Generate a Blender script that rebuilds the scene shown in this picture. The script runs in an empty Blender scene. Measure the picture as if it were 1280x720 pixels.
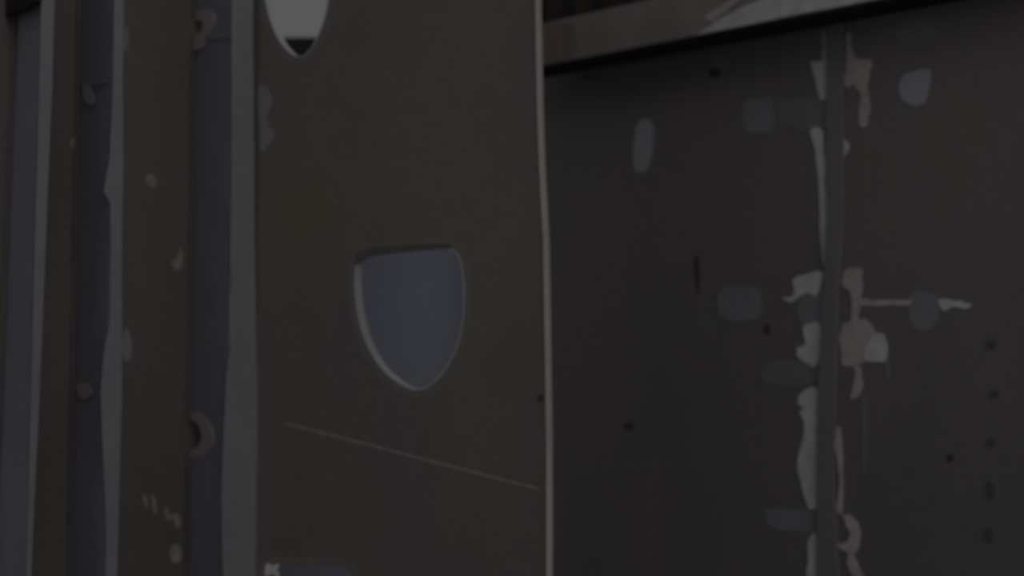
import bpy, math, random
from mathutils import Vector
random.seed(7)
C = bpy.context.scene.collection
F = 1400.0; PITCH = math.radians(2.5); CAM = Vector((0, 0, 1.6)); TOP = 3.6

# ---------------------------------------------------------------- geometry helpers
def ray(px, py):
    x, u = (px-640)/F, (360-py)/F
    c, s = math.cos(PITCH), math.sin(PITCH)
    return Vector((x, c-s*u, s+c*u))
class Plane:
    """upright plane: point p (at z=0), tangent t, facing normal n"""
    def __init__(self, p, ang=None, t=None, n=None):
        self.p = Vector((p[0], p[1], 0))
        self.t = t or Vector((math.cos(ang), math.sin(ang), 0))
        self.n = n or Vector((math.sin(ang), -math.cos(ang), 0))
    def uv(self, px, py, off=0.0):
        d = ray(px, py); q = self.p + self.n*off
        k = (q-CAM).dot(self.n)/d.dot(self.n)
        w = CAM + d*k
        return ((w-q).dot(self.t), w.z)
    def W(self, s, z, o=0.0):
        v = self.p + self.t*s + self.n*o; v.z = z; return v

def flat(outline, holes, thick, bevel=0.0):
    """2D outline (with holes) -> closed slab mesh data (verts, faces) of the given thickness, front at w=0"""
    cu = bpy.data.curves.new('c', 'CURVE'); cu.dimensions = '2D'; cu.fill_mode = 'BOTH'
    for pts in [outline]+list(holes):
        sp = cu.splines.new('POLY'); sp.points.add(len(pts)-1)
        for i, (a, b) in enumerate(pts): sp.points[i].co = (a, b, 0, 1)
        sp.use_cyclic_u = True
    cu.extrude = max(thick/2-bevel, 0); cu.bevel_depth = bevel; cu.bevel_resolution = 1; cu.offset = -bevel
    ob = bpy.data.objects.new('c', cu); C.objects.link(ob)
    me = bpy.data.meshes.new_from_object(ob.evaluated_get(bpy.context.evaluated_depsgraph_get()))
    vs = [tuple(v.co) for v in me.vertices]; fs = [tuple(p.vertices) for p in me.polygons]
    bpy.data.objects.remove(ob); bpy.data.curves.remove(cu); bpy.data.meshes.remove(me)
    return [(x, y, z-thick/2) for x, y, z in vs], fs

def mesh(name, vs, fs, mat, parent=None, smooth=False):
    me = bpy.data.meshes.new(name)
    o0 = parent.location if parent else Vector((0, 0, 0))
    me.from_pydata([Vector(v)-o0 for v in vs], [], fs)
    me.validate(); me.update()
    import bmesh
    bm = bmesh.new(); bm.from_mesh(me)
    bmesh.ops.remove_doubles(bm, verts=bm.verts, dist=1e-5)
    bmesh.ops.recalc_face_normals(bm, faces=bm.faces); bm.to_mesh(me); bm.free()
    if smooth:
        for p in me.polygons: p.use_smooth = True
    me.materials.append(mat)
    ob = bpy.data.objects.new(name, me); C.objects.link(ob); ob.parent = parent
    return ob
def slab(name, pl, outline, mat, parent, holes=(), thick=.012, off=0.0, bevel=0.0):
    vs, fs = flat(outline, holes, thick, bevel)
    return mesh(name, [pl.W(a, b, w+off) for a, b, w in vs], fs, mat, parent)
def thing(name, label, cat, loc, group=None):
    o = bpy.data.objects.new(name, None); C.objects.link(o); o.location = loc
    o.empty_display_size = .1
    o['label'] = label; o['category'] = cat
    if group: o['group'] = group
    return o
def px(pl, pts, off=0.0): return [pl.uv(a, b, off) for a, b in pts]
def smooth_poly(pts, n=4):
    """closed Catmull-Rom through pts"""
    out = []; m = len(pts)
    for i in range(m):
        p0, p1, p2, p3 = pts[i-1], pts[i], pts[(i+1) % m], pts[(i+2) % m]
        for k in range(n):
            t = k/n
            out.append(tuple(.5*(2*p1[j]+(p2[j]-p0[j])*t+(2*p0[j]-5*p1[j]+4*p2[j]-p3[j])*t*t+(3*p1[j]-p0[j]-3*p2[j]+p3[j])*t**3) for j in (0, 1)))
    return out
def ribbon(pl, left, right, off=0.0, lo=0.0, hi=TOP):
    """closed strip between two traced edges (top to bottom), carried on straight above and below the view"""
    L = px(pl, left, off); R = px(pl, right, off)
    return [(L[0][0], hi)]+L+[(L[-1][0], lo), (R[-1][0], lo)]+R[::-1]+[(R[0][0], hi)]

# ---------------------------------------------------------------- materials
def steel(name, col, col2=None, rough=.55, metal=.25, scale=2.0, mix=.6, bump=.15, fine=.12, stain=None, rough2=None):
    m = bpy.data.materials.new(name); m.use_nodes = True; nt = m.node_tree; N = nt.nodes; L = nt.links
    b = N['Principled BSDF']; tc = N.new('ShaderNodeTexCoord')
    mp = N.new('ShaderNodeMapping'); L.new(tc.outputs['Object'], mp.inputs[0]); mp.inputs['Scale'].default_value = (1, 1, .45)
    n1 = N.new('ShaderNodeTexNoise'); n1.inputs['Scale'].default_value = scale; n1.inputs['Detail'].default_value = 4; L.new(mp.outputs[0], n1.inputs[0])
    r1 = N.new('ShaderNodeValToRGB'); r1.color_ramp.elements[0].position = .38; r1.color_ramp.elements[1].position = .62; L.new(n1.outputs[0], r1.inputs[0])
    col2 = col2 or tuple(c*.85 for c in col)
    mx = N.new('ShaderNodeMix'); mx.data_type = 'RGBA'; mx.inputs[6].default_value = (*col, 1); mx.inputs[7].default_value = (*[a*(1-mix)+q*mix for a, q in zip(col, col2)], 1)
    L.new(r1.outputs[0], mx.inputs[0])
    n2 = N.new('ShaderNodeTexNoise'); n2.inputs['Scale'].default_value = 26; n2.inputs['Detail'].default_value = 5; L.new(tc.outputs['Object'], n2.inputs[0])
    mr = N.new('ShaderNodeMapRange'); mr.inputs[3].default_value = 1-fine; mr.inputs[4].default_value = 1+fine; L.new(n2.outputs[0], mr.inputs[0])
    m2 = N.new('ShaderNodeVectorMath'); m2.operation = 'SCALE'; L.new(mx.outputs[2], m2.inputs[0]); L.new(mr.outputs[0], m2.inputs['Scale'])
    out = m2.outputs[0]
    if stain:   # ((x,y,z), radius, colour): one local stain with its own shape, e.g. rust
        for (ctr, rad, sc) in stain:
            d = N.new('ShaderNodeVectorMath'); d.operation = 'SUBTRACT'; d.inputs[1].default_value = ctr
            wn = N.new('ShaderNodeMix'); wn.data_type = 'RGBA'; wn.blend_type = 'LINEAR_LIGHT'; wn.inputs[0].default_value = .12
            L.new(tc.outputs['Object'], wn.inputs[6]); L.new(n1.outputs['Color'], wn.inputs[7]); L.new(wn.outputs[2], d.inputs[0])
            ln = N.new('ShaderNodeVectorMath'); ln.operation = 'LENGTH'; L.new(d.outputs[0], ln.inputs[0])
            fr = N.new('ShaderNodeMapRange'); fr.interpolation_type = 'SMOOTHSTEP'; fr.inputs[1].default_value = rad; fr.inputs[2].default_value = rad*.15
            fr.inputs[3].default_value = 0; fr.inputs[4].default_value = .55; L.new(ln.outputs['Value'], fr.inputs[0])
            ms = N.new('ShaderNodeMix'); ms.data_type = 'RGBA'; L.new(fr.outputs[0], ms.inputs[0]); L.new(out, ms.inputs[6]); ms.inputs[7].default_value = (*sc, 1)
            out = ms.outputs[2]
    L.new(out, b.inputs['Base Color'])
    b.inputs['Roughness'].default_value = rough; b.inputs['Metallic'].default_value = metal
    bp = N.new('ShaderNodeBump'); bp.inputs['Strength'].default_value = bump; bp.inputs['Distance'].default_value = .004
    L.new(n2.outputs[0], bp.inputs['Height']); L.new(bp.outputs[0], b.inputs['Normal'])
    return m

# ---------------------------------------------------------------- the planes of the ship block
A = math.radians(40)
wl = Plane((-1.229, 4.3), A)                         # stiffened bulkhead at the left, running away to the right
D = .335                                             # how far the stiffeners stand out from it
pt = Plane((-.925, 4.11), math.radians(-20))         # big web plate with the shield-shaped openings
r0 = ray(684, 100); pr0 = CAM + r0*(5.2/r0.y); H = pr0.z
def on_h(a, b, h=None):
    d = ray(a, b); return CAM + d*(((h or H)-CAM.z)/d.z)
pr1 = on_h(1150, 10)
wr = Plane((pr0.x, pr0.y), math.atan2(pr1.y-pr0.y, pr1.x-pr0.x))   # bulkhead at the right, coming nearer to the right

brown = steel('brown_mill_scale_steel', (.20, .174, .163), (.175, .154, .150), mix=1)
plate_m = steel('tan_plate_steel', (.245, .22, .192), (.215, .193, .187), scale=1.6, mix=1,
                stain=[(tuple(pt.W(*pt.uv(385, 265)) - Vector((-.925, 4.11, 0))), .30, (.26, .20, .13)), (tuple(pt.W(*pt.uv(635, 450)) - Vector((-.925, 4.11, 0))), .16, (.20, .17, .13)),
                       (tuple(pt.W(*pt.uv(470, 630)) - Vector((-.925, 4.11, 0))), .13, (.21, .185, .17))])
blue = steel('sky_tinted_blue_grey_steel', (.46, .49, .57), (.41, .41, .475), rough=.5, metal=.15, scale=3, mix=1)  # blue of the sky reflected on the webs, put into the base colour
bare = steel('ground_bright_steel', (.33, .325, .345), (.28, .28, .305), rough=.45, metal=.2, scale=5)
right_m = steel('mauve_grey_steel', (.275, .246, .230), (.232, .21, .219), scale=1.4, mix=1)
strap_m = steel('smooth_grey_strap_steel', (.31, .283, .29), (.27, .25, .265), scale=4)
white_m = steel('bright_ground_weld_glare', (.86, .82, .83), (.66, .62, .64), rough=.5, metal=.0, scale=14, fine=.2, bump=.5)  # ground weld steel, with its glare painted in as near-white
cream_m = steel('cream_ground_weld_glare', (.70, .63, .60), (.50, .455, .44), rough=.5, metal=.0, scale=14, fine=.2, bump=.5)  # ground weld steel, softer glare painted into the cream tone
ghost_m = steel('pale_primer_patch', (.36, .34, .365), (.31, .295, .315), scale=6, bump=.05)
ghost2_m = steel('faint_primer_patch', (.315, .292, .292), (.285, .262, .265), scale=6, bump=.05)
pale_m = steel('pale_lilac_primer', (.56, .53, .59), (.50, .47, .52), scale=6, bump=.05)
dark_m = steel('dark_rust_and_shade_steel', (.035, .028, .026), (.02, .017, .017), rough=.8, metal=0)
burn_m = steel('burnt_brown_mark', (.10, .08, .078), (.07, .058, .056), rough=.8, metal=0)
stud_shade_m = steel('brown_bolt_and_shade', (.15, .13, .128), (.12, .10, .10), rough=.7, metal=0)  # bolts, and the painted shade strip along the shield opening
junk_m = steel('brown_rust_steel', (.13, .105, .085), (.07, .055, .05), rough=.8, metal=0, scale=8)
beam_m = steel('pale_beam_steel', (.42, .38, .34), (.34, .30, .28), scale=5, mix=1)
beamr_m = steel('pinkish_rust_steel', (.31, .23, .21), (.26, .19, .18), scale=7)
rear_m = steel('sky_tinted_light_blue_steel', (.35, .385, .47), (.31, .34, .415), rough=.5, metal=.1, scale=2)  # sky reflection painted as a light blue base colour
rim_m = steel('flame_cut_bright_edge', (.88, .88, .90), (.8, .8, .82), rough=.35, metal=.3, scale=6, bump=.05)
edge_m = steel('cream_ground_edge', (.74, .68, .62), (.60, .53, .50), rough=.5, metal=.1, scale=5, bump=.1)
collar_m = steel('heat_tinted_steel', (.275, .25, .222), (.245, .22, .20), scale=5)
chalk_m = steel('chalk', (.42, .38, .34), (.33, .30, .27), rough=.9, metal=0, scale=60, mix=1)
ground_m = steel('dusty_concrete', (.34, .345, .37), (.27, .275, .29), rough=.9, metal=0, scale=.8)

# ---------------------------------------------------------------- ground
g = mesh('floor', [(-15, -8, -.06), (15, -8, -.06), (15, 16, -.06), (-15, 16, -.06), (-15, -8, 0), (15, -8, 0), (15, 16, 0), (-15, 16, 0)],
         [(0, 1, 2, 3), (4, 5, 6, 7), (0, 1, 5, 4), (1, 2, 6, 5), (2, 3, 7, 6), (3, 0, 4, 7)], ground_m)
g['kind'] = 'structure'

# ---------------------------------------------------------------- left stiffened bulkhead
wp = thing('bulkhead_panel', 'brown steel bulkhead panel behind the upright stiffeners at the left, dotted with chalk marks', 'steel panel', wl.W(-.4, 0))
slab('plate', wl, [(-1.9, 0), (.27, 0), (.27, TOP), (-1.9, TOP)], brown, wp)
def mark(pl, pts, mat, parent, name='chalk_mark', th=.002, off=.002, sm=True, n=3):
    q = px(pl, pts)
    if sm: q = smooth_poly(q, n)
    if mat in (white_m, cream_m):                     # ragged grinding edge
        q = [(a+random.gauss(0, .0028), b+random.gauss(0, .0035)) for a, b in q]
    return slab(name, pl, q, mat, parent, thick=th, off=off)
mark(wl, [(181, 222), (190, 218), (196, 227), (192, 235), (184, 231)], chalk_m, wp)
mark(wl, [(225, 310), (228, 322), (226, 335), (218, 337), (215, 328), (221, 322)], chalk_m, wp)
mark(wl, [(88, 176), (93, 171), (97, 177), (94, 184), (88, 183)], chalk_m, wp)
mark(wl, [(178, 621), (182, 619), (185, 632), (181, 633)], chalk_m, wp)
mark(wl, [(189, 620), (193, 622), (196, 640), (192, 641)], chalk_m, wp)
mark(wl, [(205, 636), (209, 634), (213, 645), (220, 641), (225, 648), (223, 660), (219, 657), (217, 648), (208, 650)], chalk_m, wp)
mark(wl, [(214, 683), (222, 680), (227, 690), (224, 702), (216, 703), (212, 694)], chalk_m, wp)
mark(wl, [(157, 410), (164, 425), (163, 448), (154, 450), (152, 430)], ghost_m, wp, 'ground_and_highlight_patch')
mark(wl, [(156, 30), (161, 45), (159, 62), (154, 60)], ghost2_m, wp, 'ground_and_highlight_patch')

wf = Plane(wl.W(0, 0, D), A)                         # plane of the stiffeners' faces
def stiffener(root_px, left, right, label, notches=(), lean=0.0):
    s0 = wl.uv(root_px, 360)[0]
    base = wl.W(s0, 0)
    t = thing('stiffener', label, 'stiffener', base, 'upright stiffeners on the left bulkhead')
    web = Plane(base, t=wl.n.copy(), n=-wl.t)
    d1 = D-.0065
    out = [(.0, 0)]
    hl = []
    for (cz_px, rd, rz) in sorted(notches, key=lambda q: -q[0]):
        z = web.uv(root_px+4, cz_px)[1]
        out.append((0, z-rz))
        for k in range(1, 12):
            a = -math.pi/2 + math.pi*k/12
            out.append((rd*math.cos(a), z+rz*math.sin(a)))
        out.append((0, z+rz)); hl.append((z, rd, rz))
    out += [(0, TOP), (d1, TOP), (d1, 0)]
    slab('web', web, out, blue, t, thick=.012, off=.0)
    for (z, rd, rz) in hl:                            # bright ground collar round each scallop
        w = .034; wd = .10
        ring = [(.004, z-rz-w)]+[((rd+wd)*math.cos(a), z+(rz+w)*math.sin(a)) for a in [(-.5+k/14)*math.pi for k in range(1, 14)]]+[(.004, z+rz+w), (.004, z+rz)]
        ring += [(rd*math.cos(a), z+rz*math.sin(a)) for a in [(.5-k/14)*math.pi for k in range(1, 14)]]+[(.004, z-rz)]
        slab('ground_collar', web, ring, edge_m, t, thick=.003, off=.003)
    fl = ribbon(wf, left, right)
    slab('flange', wf, fl, bare, t, thick=.014, off=.0, bevel=.003)
    # weld fillet down the root
    vs = []; fs = []
    zs = [i*.03 for i in range(int(TOP/.03)+1)]
    cuts = [(z-rz-.004, z+rz+.004) for z, rd, rz in hl]
    for i, z in enumerate(zs):
        r = .010+random.uniform(-.0015, .0015)
        if any(a < z < b for a, b in cuts): r = .0005
        for k in range(4):
            a = k*math.pi/6
            p = wl.W(s0, z); p += web.n*(.006+r*math.cos(a)) + wl.n*(r*math.sin(a))
            vs.append(p)
        vs.append(wl.W(s0, z)+web.n*.0055)
        if i:
            b0 = (i-1)*5; b1 = i*5
            for k in range(5): fs.append((b0+k, b0+(k+1) % 5, b1+(k+1) % 5, b1+k))
    fs += [(0, 1, 2, 3, 4), tuple(len(vs)-5+k for k in range(5))]
    mesh('weld_bead', vs, fs, brown, t, True)
    for ch in t.children:                             # a stiffener slightly out of plumb
        if lean and ch.name.split('.')[0] in ('web', 'weld_bead'):
            for v in ch.data.vertices: v.co += wl.t*(lean*(v.co.z-1.7))
    return t, web
S3, web3 = stiffener(240, [(290, 0), (290, 120), (290, 220), (288, 330), (292, 375), (290, 425), (283, 470), (280, 540), (277, 620), (279, 719)],
          [(317, 0), (318, 120), (319, 300), (321, 420), (323, 540), (323, 640), (321, 719)],
          'blue-grey upright stiffener beside the tan plate, rounded scallop near its foot, widest bright flange', [(544, .105, .055), (36, .075, .030)])
S2, web2 = stiffener(95, [(143, 0), (141, 120), (137, 200), (130, 240), (138, 255), (139, 330), (138, 400), (130, 440), (126, 490), (128, 550), (132, 640), (133, 719)],
          [(156, 0), (154, 100), (155, 200), (153, 300), (153, 420), (153, 500), (150, 600), (147, 719)],
          'middle upright stiffener with narrow wavy bright flange between two brown bays', ())
S1, web1 = stiffener(8, [(52, 0), (50, 80), (47, 200), (43, 330), (40, 460), (36, 600), (33, 719)],
          [(69, 0), (66, 110), (60, 250), (55, 380), (50, 500), (44, 620), (40, 719)],
          'leftmost upright stiffener, pale blue web with thin leaning bright flange', (), .018)
mark(web2, [(106, 108), (112, 106), (118, 116), (120, 128), (114, 132), (108, 124)], edge_m, S2, 'grind_mark', off=.008)
mark(web2, [(100, 104), (118, 102), (136, 100), (136, 103), (118, 106), (100, 107)], pale_m, S2, 'grind_mark', off=.008)
mark(web2, [(98, 482), (106, 478), (115, 482), (118, 492), (110, 499), (102, 496)], edge_m, S2, 'grind_mark', off=.008)
mark(web3, [(262, 44), (274, 45), (287, 44), (287, 47), (274, 48), (262, 48)], pale_m, S3, 'grind_mark', off=.008)
mark(web3, [(242, 52), (252, 47), (259, 52), (256, 60), (246, 63), (242, 59)], edge_m, S3, 'grind_mark', off=.008)
# dark bracket at the top of the leftmost bay
bk = thing('bracket', 'dark steel bracket in the top left corner above the leftmost stiffener', 'bracket', web1.W(.12, web1.uv(5, 12)[1], .01))
slab('bracket_plate', web1, px(web1, [(-60, 26), (8, 19), (30, 11), (46, 2), (50, -60), (-60, -60)], .02), dark_m, bk, thick=.014, off=.022)

# ---------------------------------------------------------------- big plate with shield-shaped openings
bp = thing('web_frame_plate', 'large tan steel plate with shield-shaped openings and a bright right edge', 'steel plate', (-.925, 4.11, 0))
EL = [(674, 0), (676, 120), (679, 210), (684, 300), (686, 420), (688, 560), (688, 719)]
left_s = -.04
edge = px(pt, EL)
sh = smooth_poly(px(pt, [(452, 321), (480, 316), (520, 312), (556, 310), (572, 318), (579, 345), (580, 385), (574, 425), (560, 456), (540, 480), (520, 487), (498, 478), (474, 456), (455, 420), (446, 380), (444, 342)]), 5)
# same cutter shape for the upper opening (seen cut off by the frame) and the lower one
cx = sum(p[0] for p in sh)/len(sh)
botA = min(sh, key=lambda p: p[1]); tipB = pt.uv(375, 71)
sh2 = [((p[0]-botA[0])*.68+tipB[0], (p[1]-botA[1])+tipB[1]) for p in sh]
topA = max(sh, key=lambda p: p[1]); tipC = pt.uv(420, 707)
sh3 = [((p[0]-topA[0])*.9+tipC[0], (p[1]-topA[1])*.95+tipC[1]) for p in sh]
outl = [(left_s, 0), (edge[-1][0], 0)]+edge[::-1]+[(edge[0][0], TOP), (left_s, TOP)]
slab('plate', pt, outl, plate_m, bp, holes=[sh, sh2, sh3], thick=.012)
def offset(poly, w):
    n = len(poly); a = sum(poly[i][0]*poly[(i+1) % n][1]-poly[(i+1) % n][0]*poly[i][1] for i in range(n)); sg = 1 if a > 0 else -1
    out = []
    for i in range(n):
        dx, dy = poly[(i+1) % n][0]-poly[i-1][0], poly[(i+1) % n][1]-poly[i-1][1]; l = math.hypot(dx, dy) or 1
        out.append((poly[i][0]+sg*w*dy/l, poly[i][1]-sg*w*dx/l))
    return out
for q in (sh, sh2, sh3):
    if q is not sh3: slab('cut_rim', pt, offset(q, .0015), rim_m, bp, holes=[offset(q, -.001)], thick=.050, off=.002)
    slab('burnt_collar', pt, offset(q, .028), collar_m, bp, holes=[offset(q, .003)], thick=.001, off=.001)
slab('shade_strip', pt, px(pt, [(444, 330), (447, 315), (470, 309), (520, 306), (560, 304), (566, 310), (520, 314), (480, 318), (458, 322), (449, 330)]), stud_shade_m, bp, thick=.006, off=.006)  # dark strip painting the shade on the opening's upper inner edge
# flat bar closing the right edge
eo = [(a+.002, b) for a, b in edge]; ei = [(a-.014, b) for a, b in edge]
bar = [(ei[0][0], TOP)]+ei+[(ei[-1][0], 0), (eo[-1][0], 0)]+eo[::-1]+[(eo[0][0], TOP)]
slab('edge_bar', pt, bar, edge_m, bp, thick=.03, off=.006, bevel=.002)
# scribed line running down to the right
sl = [(356, 529), (420, 545), (500, 566), (580, 587), (674, 611)]
slab('scribed_line', pt, px(pt, [(a, b-1.3) for a, b in sl]+[(a, b+1.6) for a, b in sl[::-1]]), chalk_m, bp, thick=.001, off=.001)
mark(pt, [(323, 108), (334, 110), (341, 128), (335, 142), (336, 158), (343, 166), (338, 180), (326, 190), (325, 160), (322, 130)], ghost_m, bp, 'ground_and_highlight_patch')
mark(pt, [(672, 495), (678, 493), (679, 500), (674, 503)], burn_m, bp, 'burn_mark')
mark(pt, [(334, 704), (341, 708), (350, 706), (346, 713), (350, 722), (340, 718), (332, 722)], white_m, bp, 'chalk_mark', n=2)

# panel standing beyond, seen through the openings
rp_pl = Plane((-.6, 5.75), 0.0)
rz = rp_pl.uv(370, 82)[1]; rz2 = rp_pl.uv(370, 48)[1]
rp = thing('rear_panel', 'pale blue steel panel standing beyond the plate, seen through the shield-shaped openings', 'steel panel', rp_pl.W(0, 0))
slab('plate', rp_pl, [(-2.2, 0), (.55, 0), (.55, rz), (-2.2, rz)], rear_m, rp, thick=.012)
slab('top_rail', rp_pl, [(-2.2, rz), (.55, rz), (.55, rz2), (-2.2, rz2)], dark_m, rp, thick=.05, off=.019)

# ---------------------------------------------------------------- right bulkhead
rb = thing('bulkhead_panel', 'grey brown steel bulkhead at the right with a vertical welded strap and ground patches with painted-in glare', 'steel panel', wr.W(.9, 0))
slab('plate', wr, [(-.22, 0), (2.9, 0), (2.9, H+.4), (-.22, H+.4)], right_m, rb)
seamL = [(1035, 30), (1034, 160), (1034, 280), (1030, 370), (1024, 480), (1022, 580), (1022, 719)]
seamR = [(1057, 30), (1056, 160), (1056, 280), (1050, 370), (1047, 480), (1044, 580), (1050, 719)]
slab('backing_strap', wr, ribbon(wr, seamL, seamR, hi=H-.002), strap_m, rb, thick=.014, off=.0145, bevel=.004)
M = lambda name, mat, pts, off=.002, th=.003, n=3, sm=True: mark(wr, pts, mat, rb, name, th, off, sm, n)
G = 'ground_weld_patch'
# left side of the strap
M(G, cream_m, [(1027, 40), (1033, 42), (1034, 74), (1029, 74), (1028, 58)])
M(G, white_m, [(1014, 80), (1024, 77), (1035, 76), (1034, 100), (1033, 122), (1026, 122), (1020, 102)], .004, .006)
M(G, white_m, [(1013, 164), (1029, 163), (1031, 200), (1034, 250), (1034, 300), (1031, 330), (1026, 300), (1025, 250), (1022, 205)], .004, .006)
M(G, white_m, [(977, 373), (992, 369), (993, 350), (1005, 343), (1028, 339), (1027, 356), (1020, 368), (1005, 368), (990, 377)], .003, .004)
M(G, ghost_m, [(1000, 372), (1029, 362), (1028, 405), (1000, 402)])
M(G, white_m, [(1004, 408), (1026, 405), (1024, 456), (1004, 452), (996, 438), (1007, 430)], .004, .006)
M(G, white_m, [(1003, 490), (1022, 487), (1023, 540), (1022, 580), (1024, 632), (1011, 634), (1004, 610), (996, 584), (1001, 560), (1006, 535), (1003, 522), (999, 517), (1005, 510), (998, 503)], .004, .006)
M(G, white_m, [(1012, 672), (1021, 670), (1021, 722), (1009, 722), (1010, 700)], .004, .006)
# right side of the strap
M(G, cream_m, [(1059, 42), (1064, 44), (1068, 73), (1088, 74), (1090, 84), (1084, 108), (1088, 130), (1084, 155), (1074, 158), (1074, 140), (1077, 118), (1068, 106), (1058, 110), (1058, 75)], .004, .006)
M(G, white_m, [(1050, 178), (1056, 174), (1061, 184), (1056, 197), (1050, 194)], .006, .01)
M(G, cream_m, [(1056, 340), (1068, 335), (1078, 340), (1077, 362), (1075, 385), (1073, 408), (1064, 408), (1066, 385), (1063, 366), (1054, 358)], .004, .006)
M(G, cream_m, [(1052, 410), (1066, 402), (1082, 400), (1094, 415), (1100, 440), (1085, 452), (1070, 456), (1052, 456)], .003, .004)
M(G, white_m, [(1086, 428), (1100, 415), (1109, 430), (1107, 451), (1090, 452), (1082, 446)], .005, .006)
M(G, cream_m, [(1068, 457), (1076, 462), (1078, 480), (1072, 497), (1064, 499), (1064, 488), (1069, 476)], .004, .006)
M(G, ghost_m, [(1106, 450), (1110, 450), (1113, 472), (1110, 474)])
M(G, cream_m, [(1046, 536), (1051, 540), (1053, 590), (1055, 620), (1051, 642), (1047, 636), (1049, 600), (1045, 560)], .006, .010)
M(G, cream_m, [(1054, 644), (1066, 647), (1076, 662), (1073, 684), (1066, 692), (1048, 682), (1060, 676), (1063, 664)], .005, .006)
M(G, cream_m, [(1060, 692), (1066, 694), (1075, 712), (1080, 722), (1068, 722), (1062, 708)], .005, .006)
M(G, ghost2_m, [(1077, 500), (1084, 500), (1084, 560), (1080, 600), (1078, 560)])
# spike-like weld line and its blob
M('weld_line', cream_m, [(1076, 374), (1100, 377), (1134, 373), (1136, 380), (1105, 382), (1078, 382)], .003, .005)
M('primer_patch', ghost_m, [(1136, 370), (1152, 364), (1172, 372), (1174, 390), (1166, 410), (1150, 414), (1138, 402)])
M('weld_line', white_m, [(1174, 374), (1192, 374), (1211, 379), (1210, 384), (1190, 385), (1180, 389)], .004, .006)
# primer patches
P = 'primer_patch'
M(P, pale_m, [(796, 156), (805, 149), (815, 153), (817, 175), (812, 205), (803, 216), (793, 210), (792, 190)])
M(P, ghost_m, [(930, 128), (945, 124), (966, 126), (967, 160), (950, 166), (931, 162)])
M(P, ghost2_m, [(974, 127), (1002, 125), (1032, 126), (1032, 160), (1000, 163), (975, 150)])
M(P, pale_m, [(1128, 96), (1142, 90), (1163, 87), (1162, 108), (1156, 128), (1142, 132), (1128, 124), (1124, 110)])
M(P, ghost2_m, [(1120, 34), (1165, 20), (1174, 40), (1160, 52), (1130, 58)])
M(P, ghost_m, [(899, 363), (925, 358), (948, 362), (950, 395), (925, 401), (900, 396)])
M(P, ghost2_m, [(954, 458), (980, 450), (1020, 455), (1020, 478), (985, 482), (956, 478)])
M(P, ghost_m, [(958, 636), (990, 637), (1021, 641), (1021, 663), (990, 664), (962, 658)])
M(P, ghost2_m, [(890, 75), (902, 70), (914, 78), (908, 92), (894, 90)])
# dark marks
Kn = 'burn_mark'
M(Kn, burn_m, [(868, 324), (873, 320), (875, 340), (873, 370), (869, 352), (867, 336)])
M(Kn, burn_m, [(886, 88), (898, 85), (902, 92), (890, 97)])
M(Kn, burn_m, [(955, 408), (961, 406), (963, 416), (957, 419)])
M(Kn, burn_m, [(779, 531), (788, 528), (793, 534), (784, 538)])
M(Kn, burn_m, [(1183, 570), (1190, 568), (1192, 575), (1185, 578)])
M(Kn, burn_m, [(722, 96), (738, 94), (752, 96), (738, 99)])
def stud(x, y, w, h):
    pts = [(x+w*math.cos(a*math.pi/4), y+h*math.sin(a*math.pi/4)) for a in range(8)]
    slab('bolt', wr, px(wr, pts), stud_shade_m, rb, thick=.008, off=.008, bevel=.002)
for (x, y, w, h) in ((1240, 430, 5, 6), (1244, 492, 5, 5), (1240, 553, 5, 5), (1239, 612, 4.5, 11), (1238, 668, 4.5, 10)): stud(x, y, w, h)

# ---------------------------------------------------------------- beam along the top of the right bulkhead
f0, f1 = on_h(684, 82), on_h(1104, 0)
bt = (f1-f0).normalized()
beam = Plane(f0, t=Vector((bt.x, bt.y, 0)), n=Vector((bt.y, -bt.x, 0)))
tb = thing('deck_beam', 'pale grey steel beam with dark underside across the top of the right bulkhead', 'beam', beam.W(.8, H))
zt = beam.uv(690, 27)[1]
dep = .16
def box(name, s0, s1, z0, z1, o0, o1, mat, par, bev=0):
    return slab(name, beam, [(s0, z0), (s1, z0), (s1, z1), (s0, z1)], mat, par, thick=abs(o1-o0), off=max(o0, o1), bevel=bev)
box('face_plate', -.22, 3.0, H+.004, zt, -.016, 0, beam_m, tb, .003)
box('lower_flange', -.22, 3.0, H-.006, H+.004, -dep, -.002, dark_m, tb)  # near-black colour paints the shade under the beam
slab('rust_patch', beam, px(beam, [(680, 82), (680, 28), (716, 28), (722, 50), (716, 74)]), beamr_m, tb, thick=.002, off=.002)
slab('ground_and_highlight_patch', beam, [(a, max(b, H+.006)) for a, b in px(beam, [(872, 44), (900, 24), (930, 8), (960, -4), (1110, -30), (1104, -3), (1040, 10), (1000, 17), (968, 24), (930, 32)])], white_m, tb, thick=.002, off=.002)  # white highlight on the beam, painted as a thin patch
slab('ground_and_highlight_patch', beam, px(beam, [(880, 22), (905, 4), (930, -8), (915, 8), (892, 28)]), cream_m, tb, thick=.002, off=.002)  # smaller beam highlight, painted in cream
tg = thing('rusty_girder', 'brown rusty girder lying above the pale beam at the top', 'girder', beam.W(.8, zt))
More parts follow.
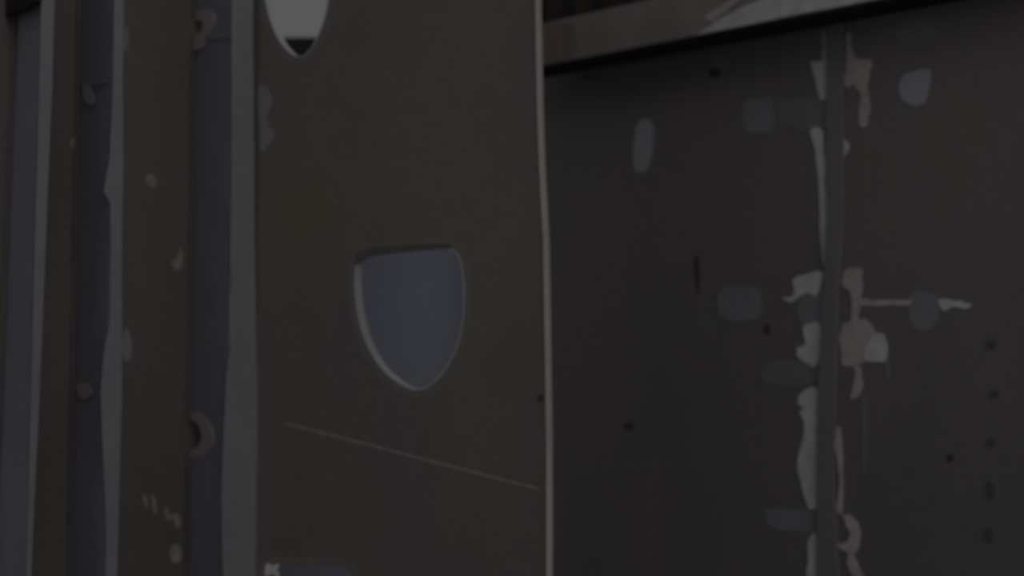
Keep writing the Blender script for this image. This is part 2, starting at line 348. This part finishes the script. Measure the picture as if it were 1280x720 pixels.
def gbox(name, z0, z1, o0, o1, mat): return box(name, -.22, 3.0, z0, z1, o0, o1, mat, tg, .002)
gbox('bottom_flange', zt+.001, zt+.014, -.15, -.03, junk_m)
gbox('girder_web', zt+.014, zt+.27, -.10, -.088, junk_m)
gbox('top_flange', zt+.27, zt+.284, -.15, -.03, junk_m)
for k in range(9):
    s = -.1+.16*k
    slab('rib', beam, [(s, zt+.014), (s+.02, zt+.014), (s+.02, zt+.27), (s, zt+.27)], dark_m, tg, thick=.045, off=-.042)

# ---------------------------------------------------------------- light and camera
w = bpy.data.worlds.new('sky'); bpy.context.scene.world = w; w.use_nodes = True
nt = w.node_tree; bg = nt.nodes['Background']
tc = nt.nodes.new('ShaderNodeTexCoord'); sx = nt.nodes.new('ShaderNodeSeparateXYZ'); cr = nt.nodes.new('ShaderNodeValToRGB')
nt.links.new(tc.outputs['Generated'], sx.inputs[0]); nt.links.new(sx.outputs['Z'], cr.inputs[0]); nt.links.new(cr.outputs[0], bg.inputs[0])
e = cr.color_ramp.elements
e[0].position = 0; e[0].color = (1.0, .97, .96, 1); e[1].position = 1; e[1].color = (.82, .90, 1.03, 1)
bg.inputs[1].default_value = .95
sun = bpy.data.lights.new('sun', 'SUN'); sun.energy = 1.9; sun.angle = math.radians(25); sun.color = (1, .96, .9)
so = bpy.data.objects.new('sun', sun); C.objects.link(so)
so.rotation_euler = Vector((.45, -.8, .42)).to_track_quat('Z', 'Y').to_euler(); so.location = (4, -2, 6)

cd = bpy.data.cameras.new('camera'); cam = bpy.data.objects.new('camera', cd); C.objects.link(cam)
cd.sensor_width = 36; cd.lens = F*36/1280; cam.location = CAM; cam.rotation_euler = (math.pi/2+PITCH, 0, 0)
cd.clip_start = .05
cd.dof.use_dof = True; cd.dof.focus_distance = 2.6; cd.dof.aperture_fstop = 1.2
sc = bpy.context.scene; sc.camera = cam
vs_ = sc.view_settings; vs_.view_transform = 'Standard'; vs_.look = 'None'; vs_.gamma = 1; vs_.use_curve_mapping = False
vs_.exposure = -3.2
